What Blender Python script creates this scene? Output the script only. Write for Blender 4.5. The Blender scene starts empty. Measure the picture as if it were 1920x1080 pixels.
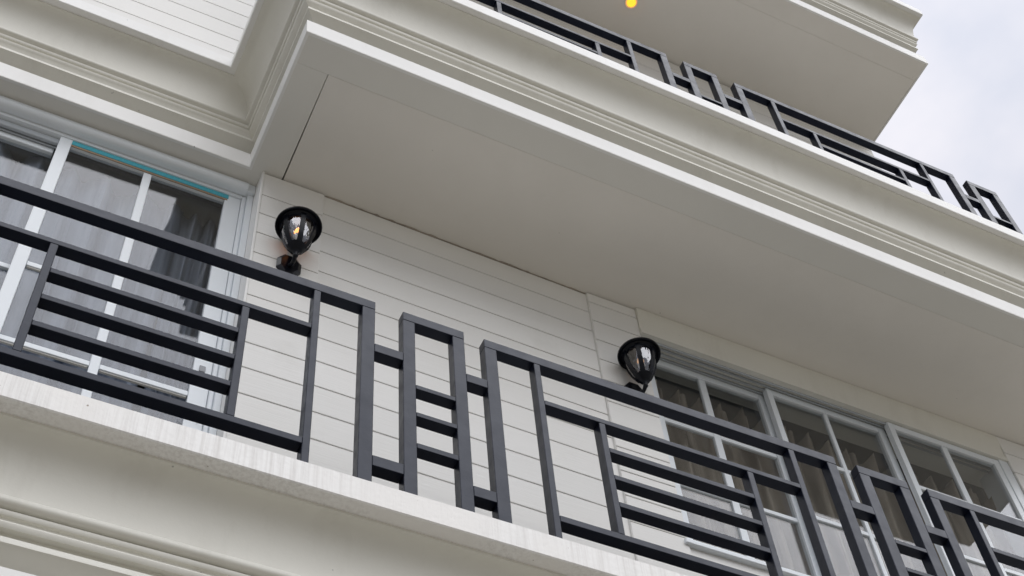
import bpy, math, random
from mathutils import Vector, Matrix
random.seed(7)
scene = bpy.context.scene
col = scene.collection

# ------------------------------------------------------------------ camera
# metres; x along the facade, y into the house, z up; z = 0 is the top of the lower railing
cam_d = bpy.data.cameras.new('camera'); cam = bpy.data.objects.new('camera', cam_d); col.objects.link(cam)
RIGHT = Vector((0.9012453, -0.4282250, -0.0661829))
DOWN = Vector((0.3172503, 0.7561463, -0.5723592))
FWD = Vector((0.2951425, 0.4948395, 0.8173278))
CAMPOS = Vector((-1.126408, -2.882184, -4.340912))
m = Matrix((RIGHT, -DOWN, -FWD)).transposed().to_4x4(); m.translation = CAMPOS
cam.matrix_world = m
cam_d.sensor_width = 36.0; cam_d.lens = 2679.1 / 1920 * 36
cam_d.clip_start = 0.05; cam_d.clip_end = 3000
scene.camera = cam
GROUND = -5.94

# ------------------------------------------------------------------ sky, sun, exposure
SUN_DIR = Vector((0.12, -0.44, 0.89)).normalized()      # towards the sun
elev = math.asin(SUN_DIR.z); az = math.atan2(SUN_DIR.x, SUN_DIR.y)
world = bpy.data.worlds.new('World'); scene.world = world; world.use_nodes = True
wn = world.node_tree; wn.nodes.clear()
def N(t, typ, **kw):
    n = t.nodes.new(typ)
    for k, v in kw.items(): setattr(n, k, v)
    return n
out = N(wn, 'ShaderNodeOutputWorld'); bg = N(wn, 'ShaderNodeBackground'); bg.inputs[1].default_value = 0.1
sky = N(wn, 'ShaderNodeTexSky', sky_type='NISHITA'); sky.sun_disc = False
sky.sun_elevation = elev; sky.sun_rotation = az; sky.air_density = 1.0; sky.dust_density = 2.0
tc = N(wn, 'ShaderNodeTexCoord'); mp = N(wn, 'ShaderNodeMapping'); mp.inputs['Scale'].default_value = (1.0, 1.0, 1.6)
mp.inputs['Location'].default_value = (0.35, 0.1, 0.0)
nz = N(wn, 'ShaderNodeTexNoise'); nz.inputs['Scale'].default_value = 4.5; nz.inputs['Detail'].default_value = 5; nz.inputs['Roughness'].default_value = 0.5
rp = N(wn, 'ShaderNodeValToRGB')
rp.color_ramp.elements[0].position = 0.36; rp.color_ramp.elements[0].color = (0.47, 0.50, 0.58, 1)
rp.color_ramp.elements[1].position = 0.62; rp.color_ramp.elements[1].color = (0.665, 0.65, 0.685, 1)
sc_ = N(wn, 'ShaderNodeVectorMath', operation='SCALE'); sc_.inputs['Scale'].default_value = 7.6   # bright cloud layer
mx = N(wn, 'ShaderNodeMix', data_type='RGBA'); mx.inputs[0].default_value = 0.96
wn.links.new(tc.outputs['Generated'], mp.inputs[0]); wn.links.new(mp.outputs[0], nz.inputs[0])
sep = N(wn, 'ShaderNodeSeparateXYZ'); wn.links.new(tc.outputs['Generated'], sep.inputs[0])
grad = N(wn, 'ShaderNodeMapRange'); grad.inputs[1].default_value = 0.0; grad.inputs[2].default_value = 1.0     # overcast sky: zenith about three times the horizon
grad.inputs[3].default_value = 2.6; grad.inputs[4].default_value = 8.6
wn.links.new(sep.outputs[2], grad.inputs[0]); wn.links.new(grad.outputs[0], sc_.inputs['Scale'])
wn.links.new(nz.outputs[0], rp.inputs[0]); wn.links.new(rp.outputs[0], sc_.inputs[0])
wn.links.new(sky.outputs[0], mx.inputs[6]); wn.links.new(sc_.outputs[0], mx.inputs[7])
wn.links.new(mx.outputs[2], bg.inputs[0]); wn.links.new(bg.outputs[0], out.inputs[0])

sun_d = bpy.data.lights.new('sun', 'SUN'); sun_d.energy = 1.5; sun_d.angle = math.radians(85); sun_d.color = (0.985, 0.99, 1.0)
sun = bpy.data.objects.new('sun', sun_d); col.objects.link(sun)
sun.rotation_euler = SUN_DIR.to_track_quat('Z', 'Y').to_euler(); sun.location = (3, -8, 12)
vs = scene.view_settings
vs.view_transform = 'Standard'; vs.look = 'None'; vs.exposure = 0.95; vs.gamma = 1.0; vs.use_curve_mapping = False

# ------------------------------------------------------------------ materials
def mat_new(name):
    mt = bpy.data.materials.new(name); mt.use_nodes = True
    t = mt.node_tree; b = t.nodes['Principled BSDF']
    return mt, t, b
def world_noise(t, scale, detail=3, rough=0.55, stretch=(1, 1, 1)):
    g = N(t, 'ShaderNodeNewGeometry'); mpn = N(t, 'ShaderNodeMapping'); mpn.inputs['Scale'].default_value = stretch
    n = N(t, 'ShaderNodeTexNoise'); n.inputs['Scale'].default_value = scale; n.inputs['Detail'].default_value = detail; n.inputs['Roughness'].default_value = rough
    t.links.new(g.outputs['Position'], mpn.inputs[0]); t.links.new(mpn.outputs[0], n.inputs[0])
    return n.outputs[0]
def ramp(t, fac, p0, c0, p1, c1):
    r = N(t, 'ShaderNodeValToRGB'); e = r.color_ramp.elements
    e[0].position = p0; e[0].color = (*c0, 1); e[1].position = p1; e[1].color = (*c1, 1)
    t.links.new(fac, r.inputs[0]); return r.outputs[0]
def mix(t, fac, a, b, blend='MIX'):
    x = N(t, 'ShaderNodeMix', data_type='RGBA', blend_type=blend)
    if isinstance(fac, (int, float)): x.inputs[0].default_value = fac
    else: t.links.new(fac, x.inputs[0])
    for i, v in ((6, a), (7, b)):
        if isinstance(v, tuple): x.inputs[i].default_value = (*v, 1)
        else: t.links.new(v, x.inputs[i])
    return x.outputs[2]
def bump(t, b, h, strength, dist=0.01, prev=None):
    n = N(t, 'ShaderNodeBump'); n.inputs['Strength'].default_value = strength; n.inputs['Distance'].default_value = dist
    t.links.new(h, n.inputs['Height'])
    if prev: t.links.new(prev.outputs[0], n.inputs['Normal'])
    t.links.new(n.outputs[0], b.inputs['Normal']); return n
def vary(c, f): return tuple(max(0, min(1, x * f)) for x in c)

def paint(name, rgb, rough=0.55, var=0.06, bscale=60, bstr=0.12, speck=True, spec=0.35, grime=0.0):
    mt, t, b = mat_new(name)
    big = world_noise(t, 1.7, 4, 0.6)
    c = ramp(t, big, 0.3, vary(rgb, 1 - var), 0.7, vary(rgb, 1 + var * 0.5))
    if speck:
        sp = world_noise(t, 38, 2, 0.5)
        s = ramp(t, sp, 0.77, (0, 0, 0), 0.80, (1, 1, 1))
        c = mix(t, s, c, vary(rgb, 0.55))
    if grime:
        st = ramp(t, world_noise(t, 1.0, 5, 0.7, (5, 5, 0.9)), 0.52, (0, 0, 0), 0.80, (grime,) * 3)
        c = mix(t, st, c, (0.46, 0.43, 0.36))
    t.links.new(c, b.inputs['Base Color']); b.inputs['Roughness'].default_value = rough
    b.inputs['Specular IOR Level'].default_value = spec
    bump(t, b, world_noise(t, bscale, 3), bstr, 0.004)
    return mt
M = {}
M['trim'] = paint('trim paint', (0.76, 0.745, 0.68), 0.5, 0.04, 45, 0.10, grime=0.28)
M['white'] = paint('white band paint', (0.84, 0.835, 0.815), 0.5, 0.05, 40, 0.15, grime=0.2)
M['soffit'] = paint('soffit panel paint', (0.79, 0.76, 0.71), 0.7, 0.035, 30, 0.08, grime=0.06)
M['border'] = paint('soffit border paint', (0.755, 0.74, 0.695), 0.7, 0.03, 30, 0.08, speck=False)
M['border2'] = paint('soffit front border paint', (0.755, 0.74, 0.695), 0.7, 0.03, 30, 0.08, speck=False)
M['frame'] = paint('window frame enamel', (0.76, 0.80, 0.835), 0.35, 0.03, 25, 0.04, speck=False, spec=0.5)
M['frame_grey'] = paint('window track grey', (0.42, 0.45, 0.48), 0.4, 0.05, 25, 0.05, speck=False, spec=0.5)
M['under'] = paint('wall backing', (0.30, 0.295, 0.28), 0.9, 0.05, 30, 0.05, speck=False)
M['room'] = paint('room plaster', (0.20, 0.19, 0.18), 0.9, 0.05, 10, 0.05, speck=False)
M['foundation'] = paint('lower wall render', (0.62, 0.61, 0.58), 0.8, 0.05, 20, 0.2)
M['concrete'] = paint('paving concrete', (0.20, 0.187, 0.158), 0.85, 0.15, 8, 0.3)
M['sealant'] = paint('aged sealant', (0.42, 0.37, 0.31), 0.8, 0.35, 50, 0.6)
M['timber'] = paint('brown timber edge', (0.34, 0.25, 0.17), 0.7, 0.2, 40, 0.1, speck=False)
M['film'] = paint('cyan protective film', (0.06, 0.42, 0.52), 0.35, 0.08, 40, 0.05, speck=False, spec=0.5)
M['latch'] = paint('grey latch metal', (0.30, 0.31, 0.33), 0.4, 0.1, 60, 0.05, speck=False)

def lip_mat():                                   # weathered white band with runs of old paint
    mt, t, b = mat_new('weathered white band')
    s1 = world_noise(t, 1.0, 5, 0.65, (80, 80, 3.0)); s2 = world_noise(t, 1.0, 4, 0.6, (4, 4, 9))
    c = ramp(t, s1, 0.42, (0.85, 0.84, 0.82), 0.70, (0.68, 0.66, 0.635))
    msk = ramp(t, world_noise(t, 2.4, 2), 0.42, (0, 0, 0), 0.6, (1, 1, 1))
    c = mix(t, msk, (0.82, 0.80, 0.77), c)
    c = mix(t, ramp(t, s2, 0.62, (0, 0, 0), 0.75, (0.1, 0.1, 0.1)), c, (0.66, 0.61, 0.54))
    sp = ramp(t, world_noise(t, 55, 2), 0.76, (0, 0, 0), 0.79, (1, 1, 1))
    c = mix(t, sp, c, (0.30, 0.25, 0.20))
    t.links.new(c, b.inputs['Base Color']); b.inputs['Roughness'].default_value = 0.6
    n1 = bump(t, b, s1, 0.35, 0.006); bump(t, b, world_noise(t, 60, 3), 0.25, 0.004, n1)
    return mt
M['lip_old'] = lip_mat()

def plank_mat():                                 # fibre-cement boards with a pressed wood grain
    mt, t, b = mat_new('clapboard paint')
    big = world_noise(t, 1.3, 3)
    c = ramp(t, big, 0.3, (0.795, 0.785, 0.755), 0.7, (0.83, 0.82, 0.795))
    stain = ramp(t, world_noise(t, 3.2, 5, 0.65), 0.60, (0, 0, 0), 0.82, (0.35, 0.35, 0.35))
    c = mix(t, stain, c, (0.60, 0.585, 0.54))
    oi = N(t, 'ShaderNodeObjectInfo')
    hv = N(t, 'ShaderNodeHueSaturation'); mr = N(t, 'ShaderNodeMapRange'); mr.inputs[3].default_value = 0.965; mr.inputs[4].default_value = 1.02
    t.links.new(oi.outputs['Random'], mr.inputs[0]); t.links.new(mr.outputs[0], hv.inputs['Value']); t.links.new(c, hv.inputs['Color'])
    t.links.new(hv.outputs[0], b.inputs['Base Color']); b.inputs['Roughness'].default_value = 0.6; b.inputs['Specular IOR Level'].default_value = 0.3
    gr = world_noise(t, 1.0, 4, 0.65, (4, 4, 95))
    n1 = bump(t, b, gr, 0.32, 0.004); bump(t, b, world_noise(t, 45, 2), 0.08, 0.003, n1)
    return mt
M['plank'] = plank_mat()

def rail_mat():                                  # dark slate gloss paint, brushed on
    mt, t, b = mat_new('slate railing paint')
    c = ramp(t, world_noise(t, 6, 4), 0.3, (0.002, 0.0035, 0.010), 0.7, (0.005, 0.007, 0.016))
    wear = ramp(t, world_noise(t, 1.0, 5, 0.7, (26, 60, 60)), 0.66, (0, 0, 0), 0.80, (0.4, 0.4, 0.4))
    c = mix(t, wear, c, (0.035, 0.036, 0.044))
    t.links.new(c, b.inputs['Base Color'])
    r = ramp(t, world_noise(t, 14, 4), 0.3, (0.28,) * 3, 0.7, (0.44,) * 3)
    t.links.new(r, b.inputs['Roughness']); b.inputs['Specular IOR Level'].default_value = 0.28; b.inputs['Specular Tint'].default_value = (0.82, 0.87, 1.0, 1)
    n1 = bump(t, b, world_noise(t, 1.0, 4, 0.65, (22, 22, 22)), 0.16, 0.004)
    bump(t, b, world_noise(t, 30, 3), 0.10, 0.003, n1)
    return mt
M['rail'] = rail_mat()
def lamp_mat():
    mt, t, b = mat_new('black cast metal')
    b.inputs['Base Color'].default_value = (0.004, 0.005, 0.009, 1); b.inputs['Roughness'].default_value = 0.3
    b.inputs['Specular IOR Level'].default_value = 0.2
    bump(t, b, world_noise(t, 120, 3), 0.15, 0.002); return mt
M['iron'] = lamp_mat()
def glass_mat(name, base, gain, tint, wav=None, rough=0.0):
    mt = bpy.data.materials.new(name); mt.use_nodes = True; t = mt.node_tree; t.nodes.clear()
    o = N(t, 'ShaderNodeOutputMaterial'); mxs = N(t, 'ShaderNodeMixShader'); tr = N(t, 'ShaderNodeBsdfTransparent'); gl = N(t, 'ShaderNodeBsdfGlossy')
    tr.inputs[0].default_value = (*tint, 1); gl.inputs['Roughness'].default_value = rough; gl.inputs[0].default_value = (0.97, 0.97, 1, 1)
    lw = N(t, 'ShaderNodeLayerWeight'); lw.inputs[0].default_value = 0.5
    pw = N(t, 'ShaderNodeMath', operation='POWER'); pw.inputs[1].default_value = 5.0; t.links.new(lw.outputs['Facing'], pw.inputs[0])
    fr = N(t, 'ShaderNodeMath', operation='MULTIPLY_ADD'); fr.inputs[1].default_value = 0.96; fr.inputs[2].default_value = 0.04; t.links.new(pw.outputs[0], fr.inputs[0])
    ma = N(t, 'ShaderNodeMath', operation='MULTIPLY_ADD', use_clamp=True); ma.inputs[1].default_value = gain; ma.inputs[2].default_value = base
    t.links.new(fr.outputs[0], ma.inputs[0]); t.links.new(ma.outputs[0], mxs.inputs[0])
    t.links.new(tr.outputs[0], mxs.inputs[1]); t.links.new(gl.outputs[0], mxs.inputs[2]); t.links.new(mxs.outputs[0], o.inputs[0])
    if wav:
        bn = N(t, 'ShaderNodeBump'); bn.inputs['Strength'].default_value = wav[1]; bn.inputs['Distance'].default_value = wav[2]
        t.links.new(world_noise(t, wav[0], 2, 0.5, wav[3]), bn.inputs['Height']); t.links.new(bn.outputs[0], gl.inputs['Normal'])
    return mt
M['glass'] = glass_mat('window glass', 0.0, 1.05, (0.90, 0.915, 0.92), (2.6, 0.45, 0.003, (1, 1, 1)))
M['lampglass'] = glass_mat('seeded lantern glass', 0.15, 1.3, (0.96, 0.95, 0.95), (1.0, 0.9, 0.012, (40, 40, 7)), 0.03)
def cloth(name, c0, c1, bands):
    mt, t, b = mat_new(name)
    c = ramp(t, world_noise(t, 1.0, 3, 0.6, (bands, 1, 0.35)), 0.36, c0, 0.64, c1); t.links.new(c, b.inputs['Base Color'])  # tone bands for uneven cloth density, with fold shading painted in
    b.inputs['Roughness'].default_value = 0.95; b.inputs['Specular IOR Level'].default_value = 0.05
    return mt
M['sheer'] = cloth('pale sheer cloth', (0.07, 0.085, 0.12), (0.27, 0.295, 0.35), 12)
M['beige'] = cloth('taupe curtain cloth', (0.14, 0.115, 0.09), (0.40, 0.345, 0.285), 13)
def emis(name, c, s):
    mt = bpy.data.materials.new(name); mt.use_nodes = True; t = mt.node_tree; t.nodes.clear()
    o = N(t, 'ShaderNodeOutputMaterial'); e = N(t, 'ShaderNodeEmission'); e.inputs[0].default_value = (*c, 1); e.inputs[1].default_value = s
    t.links.new(e.outputs[0], o.inputs[0]); return mt
M['flame'] = emis('glowing filament', (1.0, 0.34, 0.08), 1.5)
M['flame_dim'] = emis('dim filament', (1.0, 0.55, 0.25), 0.25)
M['yellow'] = emis('yellow lamp glass', (1.0, 0.37, 0.025), 1.2)

# ------------------------------------------------------------------ mesh helpers
WL = {}                                            # world location of every object made here
class MB:
    def __init__(s): s.v = []; s.f = []
    def add(s, vs, fs):
        o = len(s.v); s.v += [tuple(p) for p in vs]; s.f += [tuple(o + i for i in f) for f in fs]
    def box(s, x0, x1, y0, y1, z0, z1):
        s.add([(x, y, z) for x in (x0, x1) for y in (y0, y1) for z in (z0, z1)],
              [(0, 1, 3, 2), (4, 6, 7, 5), (0, 4, 5, 1), (2, 3, 7, 6), (0, 2, 6, 4), (1, 5, 7, 3)])
    def cbox(s, x0, x1, y0, y1, z0, z1, c=0.002):
        c = min(c, (x1 - x0) * .3, (y1 - y0) * .3, (z1 - z0) * .3)
        X = (x0, x1); Y = (y0, y1); Z = (z0, z1); idx = {}; vs = []
        for i in (0, 1):
            for j in (0, 1):
                for k in (0, 1):
                    dx = c if i == 0 else -c; dy = c if j == 0 else -c; dz = c if k == 0 else -c
                    for a, p in enumerate(((X[i], Y[j] + dy, Z[k] + dz), (X[i] + dx, Y[j], Z[k] + dz), (X[i] + dx, Y[j] + dy, Z[k]))):
                        idx[i, j, k, a] = len(vs); vs.append(p)
        fs = []
        for i in (0, 1): fs.append([idx[i, j, k, 0] for j, k in ((0, 0), (0, 1), (1, 1), (1, 0))])
        for j in (0, 1): fs.append([idx[i, j, k, 1] for i, k in ((0, 0), (1, 0), (1, 1), (0, 1))])
        for k in (0, 1): fs.append([idx[i, j, k, 2] for i, j in ((0, 0), (0, 1), (1, 1), (1, 0))])
        for i in (0, 1):
            for j in (0, 1): fs.append([idx[i, j, 0, 0], idx[i, j, 1, 0], idx[i, j, 1, 1], idx[i, j, 0, 1]])
            for k in (0, 1): fs.append([idx[i, 0, k, 0], idx[i, 1, k, 0], idx[i, 1, k, 2], idx[i, 0, k, 2]])
        for j in (0, 1):
            for k in (0, 1): fs.append([idx[0, j, k, 1], idx[1, j, k, 1], idx[1, j, k, 2], idx[0, j, k, 2]])
        for i in (0, 1):
            for j in (0, 1):
                for k in (0, 1): fs.append([idx[i, j, k, a] for a in (0, 1, 2)])
        s.add(vs, fs)
    def lathe(s, cx, cy, prof, n=28, a0=0.0, a1=2 * math.pi, closed=True):
        ring = n if closed else n + 1; vs = []; fs = []
        for r, z in prof:
            for i in range(ring):
                a = a0 + (a1 - a0) * i / n; vs.append((cx + r * math.cos(a), cy + r * math.sin(a), z))
        for j in range(len(prof) - 1):
            for i in range(n):
                i2 = (i + 1) % ring if closed else i + 1
                fs.append((j * ring + i, j * ring + i2, (j + 1) * ring + i2, (j + 1) * ring + i))
        if closed:
            fs.append(tuple(range(ring))[::-1]); fs.append(tuple((len(prof) - 1) * ring + i for i in range(ring)))
        s.add(vs, fs)
    def tube(s, pts, r, n=8):
        pts = [Vector(p) for p in pts]; rs = r if isinstance(r, (list, tuple)) else [r] * len(pts); vs = []; fs = []
        for i, p in enumerate(pts):
            d = (pts[min(i + 1, len(pts) - 1)] - pts[max(i - 1, 0)]).normalized()
            u = d.cross(Vector((0.31, 0.2, 0.93))).normalized(); w = d.cross(u)
            for k in range(n):
                a = 2 * math.pi * k / n; vs.append(tuple(p + (u * math.cos(a) + w * math.sin(a)) * rs[i]))
        for i in range(len(pts) - 1):
            for k in range(n): fs.append((i * n + k, i * n + (k + 1) % n, (i + 1) * n + (k + 1) % n, (i + 1) * n + k))
        fs.append(tuple(range(n))[::-1]); fs.append(tuple((len(pts) - 1) * n + k for k in range(n)))
        s.add(vs, fs)
    def sphere(s, c, r, n=10, sz=1.0):
        s.lathe(c[0], c[1], [(max(r * math.sin(math.pi * i / n), 1e-4), c[2] - sz * r * math.cos(math.pi * i / n)) for i in range(n + 1)], 12)
    def build(s, name, mat, parent=None, smooth=False, label=None):
        lo = [min(p[i] for p in s.v) for i in range(3)]; hi = [max(p[i] for p in s.v) for i in range(3)]
        c = Vector([(lo[i] + hi[i]) / 2 for i in range(3)])
        me = bpy.data.meshes.new(name); me.from_pydata([tuple(Vector(p) - c) for p in s.v], [], s.f)
        if isinstance(mat, str): mat = M[mat]
        me.materials.append(mat)
        import bmesh
        bm = bmesh.new(); bm.from_mesh(me); bmesh.ops.recalc_face_normals(bm, faces=bm.faces); bm.to_mesh(me); bm.free()
        if smooth:
            for p in me.polygons: p.use_smooth = True
            me.set_sharp_from_angle(angle=math.radians(38))
        return link(bpy.data.objects.new(name, me), c, parent, label)
def link(o, wloc, parent=None, label=None):
    col.objects.link(o); WL[o] = Vector(wloc)
    if parent: o.parent = parent; o.location = WL[o] - WL[parent]
    else: o.location = WL[o]
    if label: o['label'] = label
    return o
def empty(name, loc, parent=None):
    o = bpy.data.objects.new(name, None); o.empty_display_size = 0.2; return link(o, loc, parent)
def tag(o, label, cat, group=None):
    o['label'] = label; o['category'] = cat
    if group: o['group'] = group
    return o
def piece(name, mat, parent, *b, c=0.002, label=None):
    q = MB(); q.cbox(*b, c); return q.build(name, mat, parent, label=label)

# ------------------------------------------------------------------ ground
g = MB(); g.add([(-900, -900, GROUND), (900, -900, GROUND), (900, 900, GROUND), (-900, 900, GROUND)], [(0, 1, 2, 3)])
gr = g.build('ground', 'concrete'); gr['kind'] = 'structure'

# ------------------------------------------------------------------ house
H = 3.6814                                          # storey height
house = empty('house', (2.0, 1.5, GROUND))
tag(house, 'white clapboard house front with moulded balconies stacked one above another', 'house')

# --- mouldings: each profile edge is (front y, left-run y, return x, right-end x, z)
E_ = dict(
    L0=(-.360, .418, -.636, 4.445, 2.311), L1=(-.360, .418, -.636, 4.445, 2.217), C0=(-.323, .460, -.600, 4.428, 2.215),
    B=(-.235, .536, -.496, 4.401, 1.982), g1=(-.218, .550, -.474, 4.386, 1.945), g2=(-.213, .554, -.465, 4.380, 1.911),
    dk=(-.196, .566, -.442, 4.364, 1.869), ls=(-.201, .560, -.440, 4.368, 1.834), F0=(-.195, .566, -.436, 4.383, 1.723), F1=(-.195, .566, -.432, 4.383, 1.603))
E_MID = dict(E_)
E_LOW = {k: (y, 0, 0, 4.4, z) for k, y, z in (('L0', -.280, -1.300), ('L1', -.280, -1.397), ('C0', -.222, -1.399), ('B', -.155, -1.614), ('g1', -.138, -1.644),
         ('g2', -.133, -1.676), ('dk', -.116, -1.697), ('ls', -.121, -1.732), ('F0', -.115, -1.800), ('F1', -.115, -1.915))}
def edge(k, d=0.0, dz=0.0):                        # d > 0 moves the edge inwards
    a = E_[k]; return (a[0] + d, a[1] + d, a[2] + d, a[3] - d, a[4] + dz)
def lerp(a, b, u): return tuple(x + (y - x) * u for x, y in zip(a, b))
def cove_pts(a, b, n=14):
    o = []                                          # hollow quarter round: level under the lip, upright at the foot
    for i in range(n + 1):
        t = math.pi / 2 * i / n; u = math.sin(t); w = 1 - math.cos(t)
        p = lerp(a, b, u); o.append((p[0], p[1], p[2], p[3], a[4] + (b[4] - a[4]) * w))
    return o
def round_pts(k, r, n=5, up=True):                 # small torus bead bulging out at an edge
    a = E_[k]; o = []
    for i in range(n + 1):
        t = math.pi * (i / n) - math.pi / 2
        d = -r * math.cos(t) + r; z = -r * math.sin(t)
        o.append((a[0] + d, a[1] + d, a[2] + d, a[3] - d, a[4] + z))
    return o
BACK = 0.26
def groups():
    cb = E_['B']; foot = (cb[0] + .014, cb[1] + .014, cb[2] + .014, cb[3] - .014, cb[4] + .012)
    L1c = E_['L1']
    G = []
    l0 = E_['L0']; c = .004
    G.append(('lip', [(l0[0] + c, l0[1] + c, l0[2] + c, l0[3] - c, l0[4]), (l0[0], l0[1], l0[2], l0[3], l0[4] - c),
                      (L1c[0], L1c[1], L1c[2], L1c[3], L1c[4] + c), (L1c[0] + c, L1c[1] + c, L1c[2] + c, L1c[3] - c, L1c[4])]))
    c0 = E_['C0']; step = edge('C0', 0.006, 0)
    G.append(('cove', [(c0[0] - .006, c0[1] - .006, c0[2] - .006, c0[3] + .006, L1c[4] + .001), (c0[0] - .006, c0[1] - .006, c0[2] - .006, c0[3] + .006, c0[4] - .006), edge('C0', -.002, -.007)] + cove_pts(edge('C0', .0, -.007), foot)))
    beads = [foot] + [(p[0], p[1], p[2], p[3], p[4]) for p in round_pts('B', .017)]
    g1 = E_['g1']; g2 = E_['g2']; dk = E_['dk']
    beads += [edge('g1', .016, .010), edge('g1', .003, .008), edge('g1', 0, .004), edge('g1', .001, -.004), edge('g1', .005, -.009), edge('g1', .014, -.011), edge('g2', .013, .010), edge('g2', .003, .008), edge('g2', 0, .002), edge('g2', .002, -.006), edge('g2', .007, -.012), edge('dk', .012, .012), edge('dk', .014, .0)]
    G.append(('bead_moulding', beads))
    G.append(('frieze', [edge('dk', .014, 0), edge('ls', .004, .024), edge('ls', 0, .018), edge('ls', 0, .002), edge('ls', .006, -.002), edge('ls', .060, -.050), edge('ls', .062, -.109)]))
    c = .003
    G.append(('fascia', [edge('F0', c, 0), edge('F0', 0, -c), edge('F1', 0, c), edge('F1', c, 0)]))
    return G
def moulding(parent, dz, run, mats=None, shear=0.0):
    for name, prof in groups():
        bm = MB()
        top = prof[0]; bot = prof[-1]
        BK = .012 if name == 'fascia' else BACK
        full = list(prof) + [(bot[0] + BK, bot[1] + BK, bot[2] + BK, bot[3] - BK, bot[4]), (top[0] + BK, top[1] + BK, top[2] + BK, top[3] - BK, top[4])]
        rows = []
        for yf, yl, xr, xe, z in full:
            zz = z + dz; yf2 = yf
            if run == 'recess': path = [(-4.2, yl), (xr, yl), (xr, yf2), (xe, yf2), (xe, 3.2)]
            elif run == 'straight': path = [(-4.2, yf2), (xe, yf2), (xe, 3.2)]
            rows.append([(x, y + shear * (x + .43), zz) for x, y in path])
        n = len(rows); mlen = len(rows[0])
        vs = [p for r in rows for p in r]; fs = []
        for i in range(n):
            for j in range(mlen - 1):
                i2 = (i + 1) % n; fs.append((i * mlen + j, i * mlen + j + 1, i2 * mlen + j + 1, i2 * mlen + j))
        fs.append(tuple(i * mlen for i in range(n))); fs.append(tuple(i * mlen + mlen - 1 for i in range(n))[::-1])
        bm.add(vs, fs)
        bm.build(name, (mats or {}).get(name, 'trim'), parent, smooth=True)

ZS = 1.603
SH = 0.008
def balcony(dz, lab):
    core = MB()
    core.box(-.36, 4.25, -.10, 3.0, ZS + .045 + dz, 2.30 + dz)            # slab
    core.box(-4.2, -.36, .66, 3.0, ZS + .045 + dz, 2.30 + dz)
    b = core.build('balcony', 'under', house, label=lab)
    moulding(b, dz, 'recess', mats={'lip': 'white', 'fascia': 'white'}, shear=SH)
    # soffit: border strip along the edge and big flush panels inside it
    def strip(x0, x1, y0, y1, z0=ZS + .0005, z1=ZS + .03):
        q = MB(); q.cbox(x0, x1, y0, y1, z0 + dz, z1 + dz, .0015)
        q.v = [(x, y + SH * (x + .43), z) for x, y, z in q.v]; return q
    strip(-.4195, -.2675, -.0328, .70).build('soffit_border', 'border' if dz == 0 else 'soffit', b)
    strip(-.4195, 4.367, -.1825, -.0331).build('soffit_border', 'border2' if dz == 0 else 'soffit', b)
    xs = [-.2653, 4.367]
    for a, c in zip(xs[:-1], xs[1:]):
        pq = strip(a, c - .0008, -.0325, .66, ZS + .0008)
        pq.v = [(x + (.0085 * (y + .03) if x < 0 else 0), y, z) for x, y, z in pq.v]; pq.build('soffit_panel', 'soffit', b)
    strip(-4.2, -.4, .580, 1.1, ZS + .001).build('soffit_border', 'border', b)
    return b
mid = balcony(0.0, 'middle balcony over the lanterns, its wide grey underside seen from below')
top = balcony(H, 'topmost balcony whose end stands against the sky')
# lower balcony
lowm = MB(); lowm.box(-4.2, 4.25, -.05, 3.0, -1.90, -1.31)
low = lowm.build('balcony', 'under', house, label='lowest balcony with streaked white edge, cut by the bottom of the picture')
E_ = E_LOW
moulding(low, 0, 'straight', mats={'lip': 'lip_old', 'fascia': 'white'})
E_ = E_MID
piece('kerb', 'concrete', low, -4.1, 4.2, -.06, .10, -1.36, -1.075, c=.006)
q = MB(); q.box(-4.1, 4.2, .102, .72, -1.36, -1.15); q.build('floor_tiles', 'concrete', low)
q = MB(); q.box(-4.2, 4.35, .30, 3.2, GROUND, -1.905); q.build('ground_floor_wall', 'foundation', house)
piece('kerb', 'concrete', mid, -.35, 4.438, -.06, .10, 2.27, 2.56, c=.006)

# --- clapboard walls, every board its own piece
GAP = 0.0062
def board_wall(name, x0, x1, y, z_lines, ztop, zbot, shear=0.0, label=None, th=.013, thick=.12):
    """boards between the given joint heights, hung on a backing slab"""
    bk = MB(); bk.box(x0 + .003, x1 - .003, y + th + .0005, y + thick, zbot, ztop)
    bk.v = [(x, yy + shear * (x - x0), z) for x, yy, z in bk.v]
    w = bk.build(name, 'under', house, label=label)
    zl = [z for z in z_lines if zbot < z < ztop]
    lv = [ztop] + zl + [zbot]
    cache = {}
    for a, b in zip(lv[:-1], lv[1:]):
        h = round(a - b, 4)
        if h < .012: continue
        if h not in cache:
            pb = MB(); pb.cbox(0, x1 - x0, 0, th, -h + GAP * .5, -GAP * .5, .0016)
            pb.v = [(x, yy + shear * x, z) for x, yy, z in pb.v]
            me = bpy.data.meshes.new('plank'); me.from_pydata(pb.v, [], pb.f); me.materials.append(M['plank'])
            cache[h] = me
        o = bpy.data.objects.new('plank', cache[h]); link(o, (x0, y, a), w)
    return w
def lines(z0, step, zmin): 
    r = []; z = z0
    while z > zmin: r.append(round(z, 4)); z -= step
    return r
board_wall('siding_wall', -.052, 1.384, .577, lines(1.442, .1605, -1.2), ZS - .004, -1.2, shear=.018, label='clapboard wall between the two lanterns')
board_wall('siding_pillar', -.354, -.053, .567, lines(1.405, .1605, -1.2), ZS - .007, -1.2, label='narrow clapboard pier behind the glowing lantern', thick=.14)
board_wall('siding_pillar', 1.386, 1.664, .590, lines(1.521, .158, -1.2), ZS - .003, -1.2, label='narrow clapboard pier behind the unlit lantern', thick=.16)
board_wall('siding_pillar', 3.985, 4.33, .575, lines(1.46, .16, -1.2), ZS - .003, -1.2, label='clapboard pier at the right end of the window', thick=.16)
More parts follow.
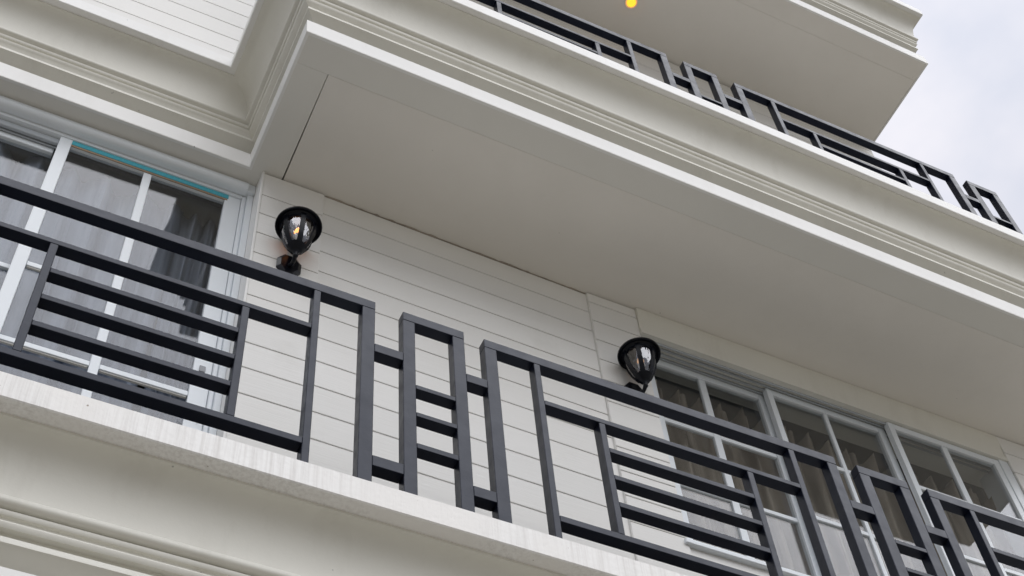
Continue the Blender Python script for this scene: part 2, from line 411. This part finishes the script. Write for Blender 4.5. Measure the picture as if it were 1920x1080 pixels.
board_wall('siding_apron', 1.666, 3.983, .600, lines(-.185, .16, -1.2), -.075, -1.2, label='clapboard below the curtained window', thick=.1)
board_wall('siding_wall', -4.2, -.30, .522, list(reversed([round(2.4258 + .1612 * i, 4) for i in range(18)])), 5.27, 2.25, label='white clapboard wall of the storey above, at the upper left')
board_wall('siding_wall', -.295, 4.345, .62, list(reversed([round(2.4258 + .1612 * i, 4) for i in range(18)])), 5.27, 2.31, label='wall behind the upper railing')
piece('corner_trim', 'white', house, -.366, -.3545, .562, .715, -1.2, ZS - .002)
piece('corner_trim', 'white', house, 1.3842, 1.3858, .592, .63, -1.2, ZS - .002, c=.0005)
# old sealant bead along the wall head
s = MB(); pts = []
for i in range(70):
    u = i / 69; x = -.045 + 1.425 * u
    pts.append((x, .577 + .018 * (x + .05) - .001, ZS - .002 + random.uniform(-.0025, .0025)))
s.tube(pts, [random.uniform(.002, .0065) for _ in pts], 6); s.build('sealant_bead', 'sealant', house)

# --- left sliding door (frame, sashes, panes)
LW = empty('window', (-1.3, .72, -1.2), house); LW['label'] = 'sliding glass door with pale sheers at the left'
def prof_bar(name, mat, parent, x0, x1, prof):     # extrude a y,z profile along x
    b = MB(); n = len(prof)
    b.add([(x, y, z) for x in (x0, x1) for y, z in prof], [tuple(range(n))[::-1], tuple(range(n, 2 * n))] + [(i, (i + 1) % n, n + (i + 1) % n, n + i) for i in range(n)])
    return b.build(name, mat, parent, smooth=True)
hr = [(.690, 1.602)] + [(.668 - .030 * math.sin(math.pi * i / 10), 1.568 + .033 * math.cos(math.pi * i / 10)) for i in range(11)] + [(.690, 1.536)]
prof_bar('half_round_trim', 'frame', LW, -4.2, -.404, hr)
piece('head_casing', 'frame', LW, -4.2, -.416, .690, .76, 1.513, 1.5355)
piece('jamb', 'frame', LW, -.4165, -.396, .688, .80, -1.2, 1.534, c=.004)
piece('head_block', 'frame', LW, -.4035, -.367, .655, .80, 1.5345, 1.6015, c=.002)
piece('jamb', 'frame', LW, -.3955, -.3665, .672, .80, -1.2, 1.534, c=.003)
# right-hand sash, front track
yS = .700
piece('stile', 'frame', LW, -1.276, -1.221, yS - .004, yS + .034, -1.15, 1.5125)
piece('stile', 'frame', LW, -.494, -.418, yS, yS + .034, -1.15, 1.5125)
piece('top_rail', 'frame', LW, -1.2205, -.4945, yS + .004, yS + .032, 1.466, 1.5125)
piece('film_strip', 'film', LW, -1.2205, -.478, yS - .0022, yS + .0035, 1.4815, 1.5115, c=.0005)
piece('timber_bead', 'timber', LW, -1.2205, -.4815, yS - .001, yS + .0035, 1.4665, 1.4795, c=.0005)
piece('muntin', 'frame', LW, -.880, -.842, yS + .003, yS + .026, -1.10, 1.4655)
for z in (.524, .034, -.456, -.90):
    for a, b in ((-1.2205, -.8805), (-.8415, -.4945)):
        piece('muntin', 'frame', LW, a, b, yS + .004, yS + .026, z - .014, z + .014)
        piece('glazing_bead', 'timber' if False else 'border', LW, a + .004, b - .004, yS + .009, yS + .02, z - .020, z - .0145, c=.001)
zz = [1.4655, .538, .020, -.470, -1.1]
for a, b in ((-1.2205, -.8805), (-.8415, -.4945)):
    for zt, zb in zip(zz[:-1], zz[1:]):
        piece('pane', 'glass', LW, a, b, yS + .016, yS + .020, zb - .0, zt - .001 if zt > 1 else zt - .028, c=.0003)
piece('bottom_rail', 'frame', LW, -1.2205, -.4945, yS, yS + .034, -1.19, -1.10)
# left-hand sash, back track
yB = .745
piece('top_track', 'frame_grey', LW, -4.2, -1.2765, yS + .012, yS + .030, 1.470, 1.5125, c=.003)
piece('top_track', 'frame_grey', LW, -4.2, -1.2765, yS + .034, yS + .040, 1.462, 1.5125, c=.001)
piece('top_rail', 'frame', LW, -2.10, -1.285, yB, yB + .034, 1.43, 1.475)
piece('stile', 'frame', LW, -2.15, -2.1005, yB, yB + .034, -1.15, 1.475)
piece('muntin', 'frame', LW, -1.70, -1.665, yB + .003, yB + .026, -1.1, 1.4295)
for z in (.524, .034, -.456):
    for a, b in ((-2.10, -1.7005), (-1.6645, -1.235)):
        piece('muntin', 'frame', LW, a, b, yB + .004, yB + .026, z - .014, z + .014)
for a, b in ((-2.10, -1.7005), (-1.6645, -1.235)):
    for zt, zb in zip([1.4295, .509, .019, -.471], [.539, .049, -.441, -1.1]):
        piece('pane', 'glass', LW, a, b, yB + .016, yB + .020, zb, zt, c=.0003)
for a, b in ((-4.2, -3.1), (-3.05, -2.155)):
    piece('pane', 'glass', LW, a, b, yB + .016, yB + .020, -1.1, 1.46, c=.0003)
piece('latch', 'latch', LW, -.470, -.445, yS - .006, yS, .178, .214)
hk = MB(); hk.tube([(-.475 + .035 * math.cos(a), yS - .012, -.085 + .022 * math.sin(a)) for a in [math.pi * (1 + i / 8) for i in range(9)]], .0018, 6)
hk.tube([(-.440, yS - .001, -.082), (-.440, yS - .012, -.107), (-.440, yS - .012, -.125)], .0018, 6); hk.build('hook', 'latch', LW)

# --- right sliding window: three sashes on three tracks
RW = empty('window', (2.85, .65, -.05), house); RW['label'] = 'wide sliding window with taupe curtains at the right'
hp = [(.80, 1.6015), (.577, 1.6015), (.574, 1.575), (.576, 1.53), (.582, 1.49), (.584, 1.425), (.576, 1.421), (.576, 1.388), (.80, 1.388)]
prof_bar('head_casing', 'trim', RW, 1.665, 3.984, hp)
for y0, y1, z0 in ((.604, .609, 1.370), (.628, .634, 1.372), (.655, .661, 1.370), (.680, .686, 1.372)):
    piece('top_track', 'frame_grey', RW, 1.665, 3.984, y0, y1, z0, 1.3885, c=.001)
def sash(y, x0, xg0, xm0, xm1, xg1, x1, lead):
    th = .034; zt = 1.3795; zg = 1.336; zb = -.060; zgb = -.012
    piece('stile', 'frame', RW, x0, xg0, y, y + th, zb, zt); piece('stile', 'frame', RW, xg1, x1, y, y + th, zb, zt)
    piece('top_rail', 'frame', RW, xg0 + .0003, xg1 - .0003, y + .001, y + th - .001, zg, zt - .001)
    piece('bottom_rail', 'frame', RW, xg0 + .0003, xg1 - .0003, y + .001, y + th - .001, zb + .001, zgb)
    piece('muntin', 'frame', RW, xm0, xm1, y + .005, y + .026, zgb + .0003, zg - .0003)
    zs = [zg, .893, .440, zgb]
    for a, b in ((xg0 + .0003, xm0 - .0003), (xm1 + .0003, xg1 - .0003)):
        for z in zs[1:3]: piece('muntin', 'frame', RW, a, b, y + .006, y + .026, z - .013, z + .013)
        for zt_, zb_ in zip(zs[:-1], zs[1:]):
            piece('pane', 'glass', RW, a, b, y + .015, y + .019, zb_ + (.0135 if zb_ > 0 else 0), zt_ - (.0135 if zt_ < 1 else 0), c=.0003)
sash(.690, 1.738, 1.772, 2.052, 2.092, 2.418, 2.462, 0)
sash(.640, 2.438, 2.473, 2.788, 2.812, 3.142, 3.188, 1)
sash(.590, 3.174, 3.211, 3.520, 3.558, 3.876, 3.918, 2)
piece('jamb', 'frame', RW, 3.920, 3.984, .586, .76, -.07, 1.3875); piece('jamb', 'frame', RW, 1.666, 1.736, .66, .76, -.07, 1.3875)
piece('sill', 'frame', RW, 1.640, 4.0, .575, .80, -.100, -.0705, c=.004)

# --- dim rooms behind the glass
def room(x0, x1, y0, y1, z0, z1):
    q = MB(); t = .06
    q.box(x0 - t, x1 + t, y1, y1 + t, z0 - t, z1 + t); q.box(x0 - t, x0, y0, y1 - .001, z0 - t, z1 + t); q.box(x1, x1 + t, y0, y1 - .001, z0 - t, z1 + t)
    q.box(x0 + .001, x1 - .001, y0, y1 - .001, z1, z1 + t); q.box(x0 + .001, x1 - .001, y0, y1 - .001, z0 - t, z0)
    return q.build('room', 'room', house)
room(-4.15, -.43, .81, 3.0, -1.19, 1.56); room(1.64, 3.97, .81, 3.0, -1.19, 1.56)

# ------------------------------------------------------------------ curtains
def curtain(name, mat, x0, x1, y, z0, z1, folds, amp, label, ring=False):
    nx = 220; nz_ = 16; vs = []; fs = []
    ph = [random.uniform(-.6, .6) for _ in range(40)]
    for j in range(nz_ + 1):
        v = j / nz_; z = z0 + (z1 - z0) * v
        for i in range(nx + 1):
            u = i / nx; k = u * folds
            a = amp * (1.0 + .35 * math.sin(k * 1.7 + ph[int(k) % 40]))
            yy = y + a * math.sin(2 * math.pi * k + .5 * math.sin(k * 2.1)) + .3 * a * math.sin(4.3 * math.pi * k + v * 2)
            zz2 = z
            if ring and v > .72:
                zz2 += .035 * math.sin(2 * math.pi * k + 1.2) * (v - .72) / .28
                yy += .03 * math.cos(4 * math.pi * k) * (v - .72) / .28
            vs.append((x0 + (x1 - x0) * u + .012 * math.sin(6 * v + k), yy, zz2))
    for j in range(nz_):
        for i in range(nx): a = j * (nx + 1) + i; fs.append((a, a + 1, a + nx + 2, a + nx + 1))
    q = MB(); q.add(vs, fs); o = q.build(name, mat, None, smooth=True)
    md = o.modifiers.new('thickness', 'SOLIDIFY'); md.thickness = .002
    return tag(o, label, 'curtain')
curtain('sheer_curtain', 'sheer', -4.0, -.66, .832, -1.15, 1.46, 21, .034, 'pale grey sheer curtain hanging behind the left sliding door')
curtain('sheer_curtain', 'sheer', -.64, -.44, .850, -1.15, 1.46, 3, .020, 'narrow bunched sheer at the right edge of the sliding door')
curtain('drape', 'beige', 1.70, 3.0, .782, -.6, 1.25, 10, .026, 'taupe drape behind the left half of the right window', True)
curtain('drape', 'beige', 3.02, 3.95, .782, -.6, 1.25, 7, .026, 'taupe drape behind the sash at the far right', True)

# ------------------------------------------------------------------ railings
Z = dict(Tt=0, Tb=-.048, Mt=-.258, Mb=-.284, s=[(-.414, -.440), (-.560, -.585), (-.700, -.726)], r=[(-.411, -.434), (-.560, -.583), (-.720, -.746)],
         Bt=-.865, Bb=-.895, Ct=-.252, Cb=-.299, Dt=-.848, Db=-.898)
T = .0463
def bar(parent, name, x0, x1, z0, z1, dz, y0=0.0, y1=T):
    jit = 0.0
    q = MB(); q.cbox(x0, x1, y0 + jit, y1 + jit, z0 + dz, z1 + dz, .0020); return q.build(name, 'rail', parent)
def big_panel(R, dz, base, xl, a, b, c, d, xr):
    """xl..xr outer thick posts (inner edges); a,d full posts; b,c box posts: each a (left, right) pair"""
    bar(R, 'middle_rail', a[1], d[0], Z['Mb'], Z['Mt'], dz); bar(R, 'bottom_rail', a[1], d[0], Z['Bb'], Z['Bt'], dz)
    for p in (a, d): bar(R, 'post', p[0], p[1], base, Z['Tb'], dz, .0006, T - .0006)
    for p in (b, c): bar(R, 'post', p[0], p[1], Z['Bt'], Z['Mb'], dz, .0006, T - .0006)
    for zt, zb in Z['s']: bar(R, 'slat', b[1], c[0], zb, zt, dz, .001, T - .001)
def h_group(R, dz, base, p4, p5, p6, p7):
    for p, q in ((p4, p5), (p6, p7)):
        bar(R, 'connector', p[1], q[0], Z['Cb'], Z['Ct'], dz); bar(R, 'connector', p[1], q[0], Z['Db'], Z['Dt'], dz)
    bar(R, 'box_top', p5[0], p6[1], Z['Tb'], Z['Tt'], dz)
    for p in (p5, p6): bar(R, 'post', p[0], p[1], base, Z['Tb'], dz, .0006, T - .0006)
    for p in (p4, p7): bar(R, 'post', p[0], p[1], base, Z['Tb'], dz, .0006, T - .0006)
    for zt, zb in Z['r']: bar(R, 'rung', p5[1], p6[0], zb, zt, dz, .001, T - .001)
def top(R, dz, x0, x1): bar(R, 'top_rail', x0, x1, Z['Tb'], Z['Tt'], dz)

base = -1.075
R1 = empty('balcony_railing', (1.3, .02, base)); tag(R1, 'slate grey geometric railing on the lower balcony, in front of both lanterns', 'railing', 'balcony railings of one pattern')
P = {1: (-1.155, -1.127), 2: (-.490, -.463), 3: (-.238, -.212), 4: (-.050, 0.0), 5: (.110, .158), 6: (.311, .359), 7: (.443, .493), 8: (.651, .677), 9: (.902, .928),
     10: (1.551, 1.579), 11: (1.801, 1.829), 12: (1.990, 2.038), 13: (2.149, 2.202), 14: (2.354, 2.405), 15: (2.508, 2.556), 16: (2.714, 2.741)}
P[0] = (-1.405, -1.379); P[-1] = (-1.645, -1.595); P[17] = (2.966, 2.992); P[18] = (3.615, 3.643); P[19] = (3.865, 3.893); P[20] = (4.054, 4.102)
top(R1, 0, P[-1][0], P[4][1]); big_panel(R1, 0, base, None, P[0], P[1], P[2], P[3], None)
h_group(R1, 0, base, P[4], P[5], P[6], P[7])
top(R1, 0, P[7][0], P[12][1]); big_panel(R1, 0, base, None, P[8], P[9], P[10], P[11], None)
h_group(R1, 0, base, P[12], P[13], P[14], P[15])
top(R1, 0, P[15][0], P[20][1]); big_panel(R1, 0, base, None, P[16], P[17], P[18], P[19], None)
bar(R1, 'post', P[20][0], P[20][1], base, Z['Tb'], 0); bar(R1, 'post', P[-1][0], P[-1][1], base, Z['Tb'], 0)

ub = 2.56 - H
R2 = empty('balcony_railing', (1.9, .02, 2.56)); tag(R2, 'slate grey geometric railing on the upper balcony, seen steeply from below against soffit and sky', 'railing', 'balcony railings of one pattern')
U = {0: (.455, .485), 1: (.712, .741), 2: (1.358, 1.388), 3: (1.605, 1.635), 4: (1.844, 1.892), 5: (2.014, 2.063), 6: (2.210, 2.257), 7: (2.385, 2.436), 8: (2.647, 2.678), 9: (2.900, 2.927),
     10: (3.554, 3.584), 11: (3.801, 3.829), 12: (4.042, 4.091), 13: (4.202, 4.254), 14: (4.402, 4.450)}
U[-1] = (.212, .262); U[-2] = (.040, .088); U[-3] = (-.155, -.107); U[-4] = (-.330, -.280)
h_group(R2, H, ub, U[-4], U[-3], U[-2], U[-1])
top(R2, H, U[-1][0], U[4][1]); big_panel(R2, H, ub, None, U[0], U[1], U[2], U[3], None)
h_group(R2, H, ub, U[4], U[5], U[6], U[7])
top(R2, H, U[7][0], U[12][1]); big_panel(R2, H, ub, None, U[8], U[9], U[10], U[11], None)
# the last box stands at the corner of the balcony
for p in (U[12], U[13], U[14]): bar(R2, 'post', p[0], p[1], ub, Z['Tb'], H, .0006, T - .0006)
bar(R2, 'box_top', U[13][0], U[14][1], Z['Tb'], Z['Tt'], H)
bar(R2, 'connector', U[12][1], U[13][0], Z['Cb'], Z['Ct'], H); bar(R2, 'connector', U[12][1], U[13][0], Z['Db'], Z['Dt'], H)
for zt, zb in Z['r']: bar(R2, 'rung', U[13][1], U[14][0], zb, zt, H, .001, T - .001)

# ------------------------------------------------------------------ lanterns
def lantern(x, yw, z0, lab, flame, turn=0.0):
    """x, wall face y, z of the cup's lower tip"""
    y = yw - .098
    L = empty('wall_lantern', (x, yw, z0)); tag(L, lab, 'lantern', 'black wall lanterns')
    def rr(h):                                      # body radius over height
        tab = [(0, .015), (.015, .026), (.034, .039), (.07, .055), (.11, .067), (.15, .074), (.20, .077)]
        for (h0, r0), (h1, r1) in zip(tab[:-1], tab[1:]):
            if h <= h1: return r0 + (r1 - r0) * (h - h0) / (h1 - h0)
        return .083
    q = MB(); q.lathe(x, y, [(.010, z0 - .014), (.015, z0 - .006), (.018, z0), (.024, z0 + .003), (.027, z0 + .007), (.023, z0 + .011), (.031, z0 + .019), (.036, z0 + .025), (.042, z0 + .033), (.038, z0 + .039), (.02, z0 + .042)], 24); q.build('cup', 'iron', L, True)
    q = MB(); q.lathe(x, y, [(.066, z0 + .188), (.079, z0 + .184), (.082, z0 + .194), (.088, z0 + .200), (.101, z0 + .194), (.105, z0 + .198), (.1045, z0 + .206), (.098, z0 + .214), (.080, z0 + .232), (.055, z0 + .252), (.030, z0 + .262), (.012, z0 + .266)], 36); q.build('cap', 'iron', L, True)
    q = MB(); q.lathe(x, y, [(.008, z0 + .264), (.011, z0 + .272), (.006, z0 + .280), (.009, z0 + .288), (.002, z0 + .305)], 12); q.build('finial', 'iron', L, True)
    for k in range(6):
        a = turn + k * math.pi / 3
        q = MB(); prof = [.028 + z * .0105 for z in range(0, 17)]
        vs = []; fs = []; w = .0105
        for h in prof:
            r = rr(h)
            for dr, da in ((-.004, -w), (.006, -w), (.006, w), (-.004, w)):
                aa = a + da / r; vs.append((x + (r + dr) * math.cos(aa), y + (r + dr) * math.sin(aa), z0 + h))
        for j in range(len(prof) - 1):
            for e in range(4): fs.append((j * 4 + e, j * 4 + (e + 1) % 4, (j + 1) * 4 + (e + 1) % 4, (j + 1) * 4 + e))
        fs += [(3, 2, 1, 0), tuple((len(prof) - 1) * 4 + e for e in range(4))]
        q.add(vs, fs); q.build('rib', 'iron', L, True)
        q = MB(); vs = []; fs = []; na = 6; hs = [.032 + i * .0158 for i in range(11)]
        for h in hs:
            r = rr(h) - .002
            for i in range(na + 1):
                aa = a + math.pi / 3 * i / na; vs.append((x + r * math.cos(aa), y + r * math.sin(aa), z0 + h))
        for j in range(len(hs) - 1):
            for i in range(na): b_ = j * (na + 1) + i; fs.append((b_, b_ + 1, b_ + na + 2, b_ + na + 1))
        q.add(vs, fs); q.build('glass_pane', 'lampglass', L, True)
        # top arch of each pane
        q = MB(); vs = []; fs = []
        for i in range(9):
            u = i / 8; aa = a + math.pi / 3 * u; hh = .176 + .012 * (abs(u - .5) * 2) ** 2 * -1
            for h, dr in ((hh, .002), (.190, .002), (.190, -.004), (hh, -.004)):
                r = rr(h) + dr; vs.append((x + r * math.cos(aa), y + r * math.sin(aa), z0 + h))
        for i in range(8):
            for e in range(4): fs.append((i * 4 + e, i * 4 + (e + 1) % 4, (i + 1) * 4 + (e + 1) % 4, (i + 1) * 4 + e))
        q.add(vs, fs); q.build('pane_arch', 'iron', L, True)
    q = MB(); q.lathe(x, y, [(.010, z0 + .040), (.010, z0 + .112), (.019, z0 + .120), (.019, z0 + .123), (.004, z0 + .126)], 12); q.build('candle_sleeve', 'trim', L, True)  # flared pan near the top added to keep bulb light off the arm
    q = MB(); q.lathe(x, y, [(.004, z0 + .126), (.015, z0 + .136), (.018, z0 + .150), (.012, z0 + .172), (.001, z0 + .192)], 12); q.build('bulb', flame, L, True)
    q = MB(); yb = yw - .008; zb = z0 + .022
    q.tube([(x, y, z0 - .010), (x, y + .004, z0 - .030), (x, y + .022, z0 - .042), (x, y + .050, z0 - .030), (x, yb - .012, z0 - .002), (x, yb, zb - .01)], [.011, .010, .0095, .0095, .010, .013], 10)
    q.sphere((x, y + .002, z0 - .030), .012); q.build('arm', 'iron', L, True)
    q = MB(); pts = []
    for k in range(8):
        a = math.pi / 8 + k * math.pi / 4; pts.append((.060 * math.cos(a), .082 * math.sin(a)))
    vs = [(x + u, yw - .001, zb - .01 + v) for u, v in pts] + [(x + u, yw - .010, zb - .01 + v) for u, v in pts] + [(x + u * .72, yw - .020, zb - .01 + v * .75) for u, v in pts]
    fs = [tuple(range(8)), tuple(range(16, 24))[::-1]] + [(i, (i + 1) % 8, 8 + (i + 1) % 8, 8 + i) for i in range(8)] + [(8 + i, 8 + (i + 1) % 8, 16 + (i + 1) % 8, 16 + i) for i in range(8)]
    q.add(vs, fs); q.build('back_plate', 'iron', L)
    return L
lantern(-.191, .567, .882, 'black wall lantern with glowing bulb, beside the sliding door', 'flame', math.radians(27))
lantern(1.548, .590, .836, 'black wall lantern with barely lit bulb, beside the curtained window', 'flame_dim', math.radians(-6))

# ------------------------------------------------------------------ yellow lamp in the top soffit
zc = ZS + H
CL = empty('ceiling_light', (2.062, .317, zc)); tag(CL, 'round yellow glowing lamp under the topmost balcony', 'ceiling light')
q = MB(); q.lathe(2.062, .317, [(.050, zc + .001), (.052, zc - .004), (.046, zc - .009), (.036, zc - .005), (.034, zc + .001)], 28); q.build('rim', 'trim', CL, True)
q = MB(); q.lathe(2.062, .317, [(.033, zc - .003), (.032, zc - .014), (.024, zc - .026), (.012, zc - .032), (.002, zc - .034)], 24); q.build('bulb', 'yellow', CL, True)
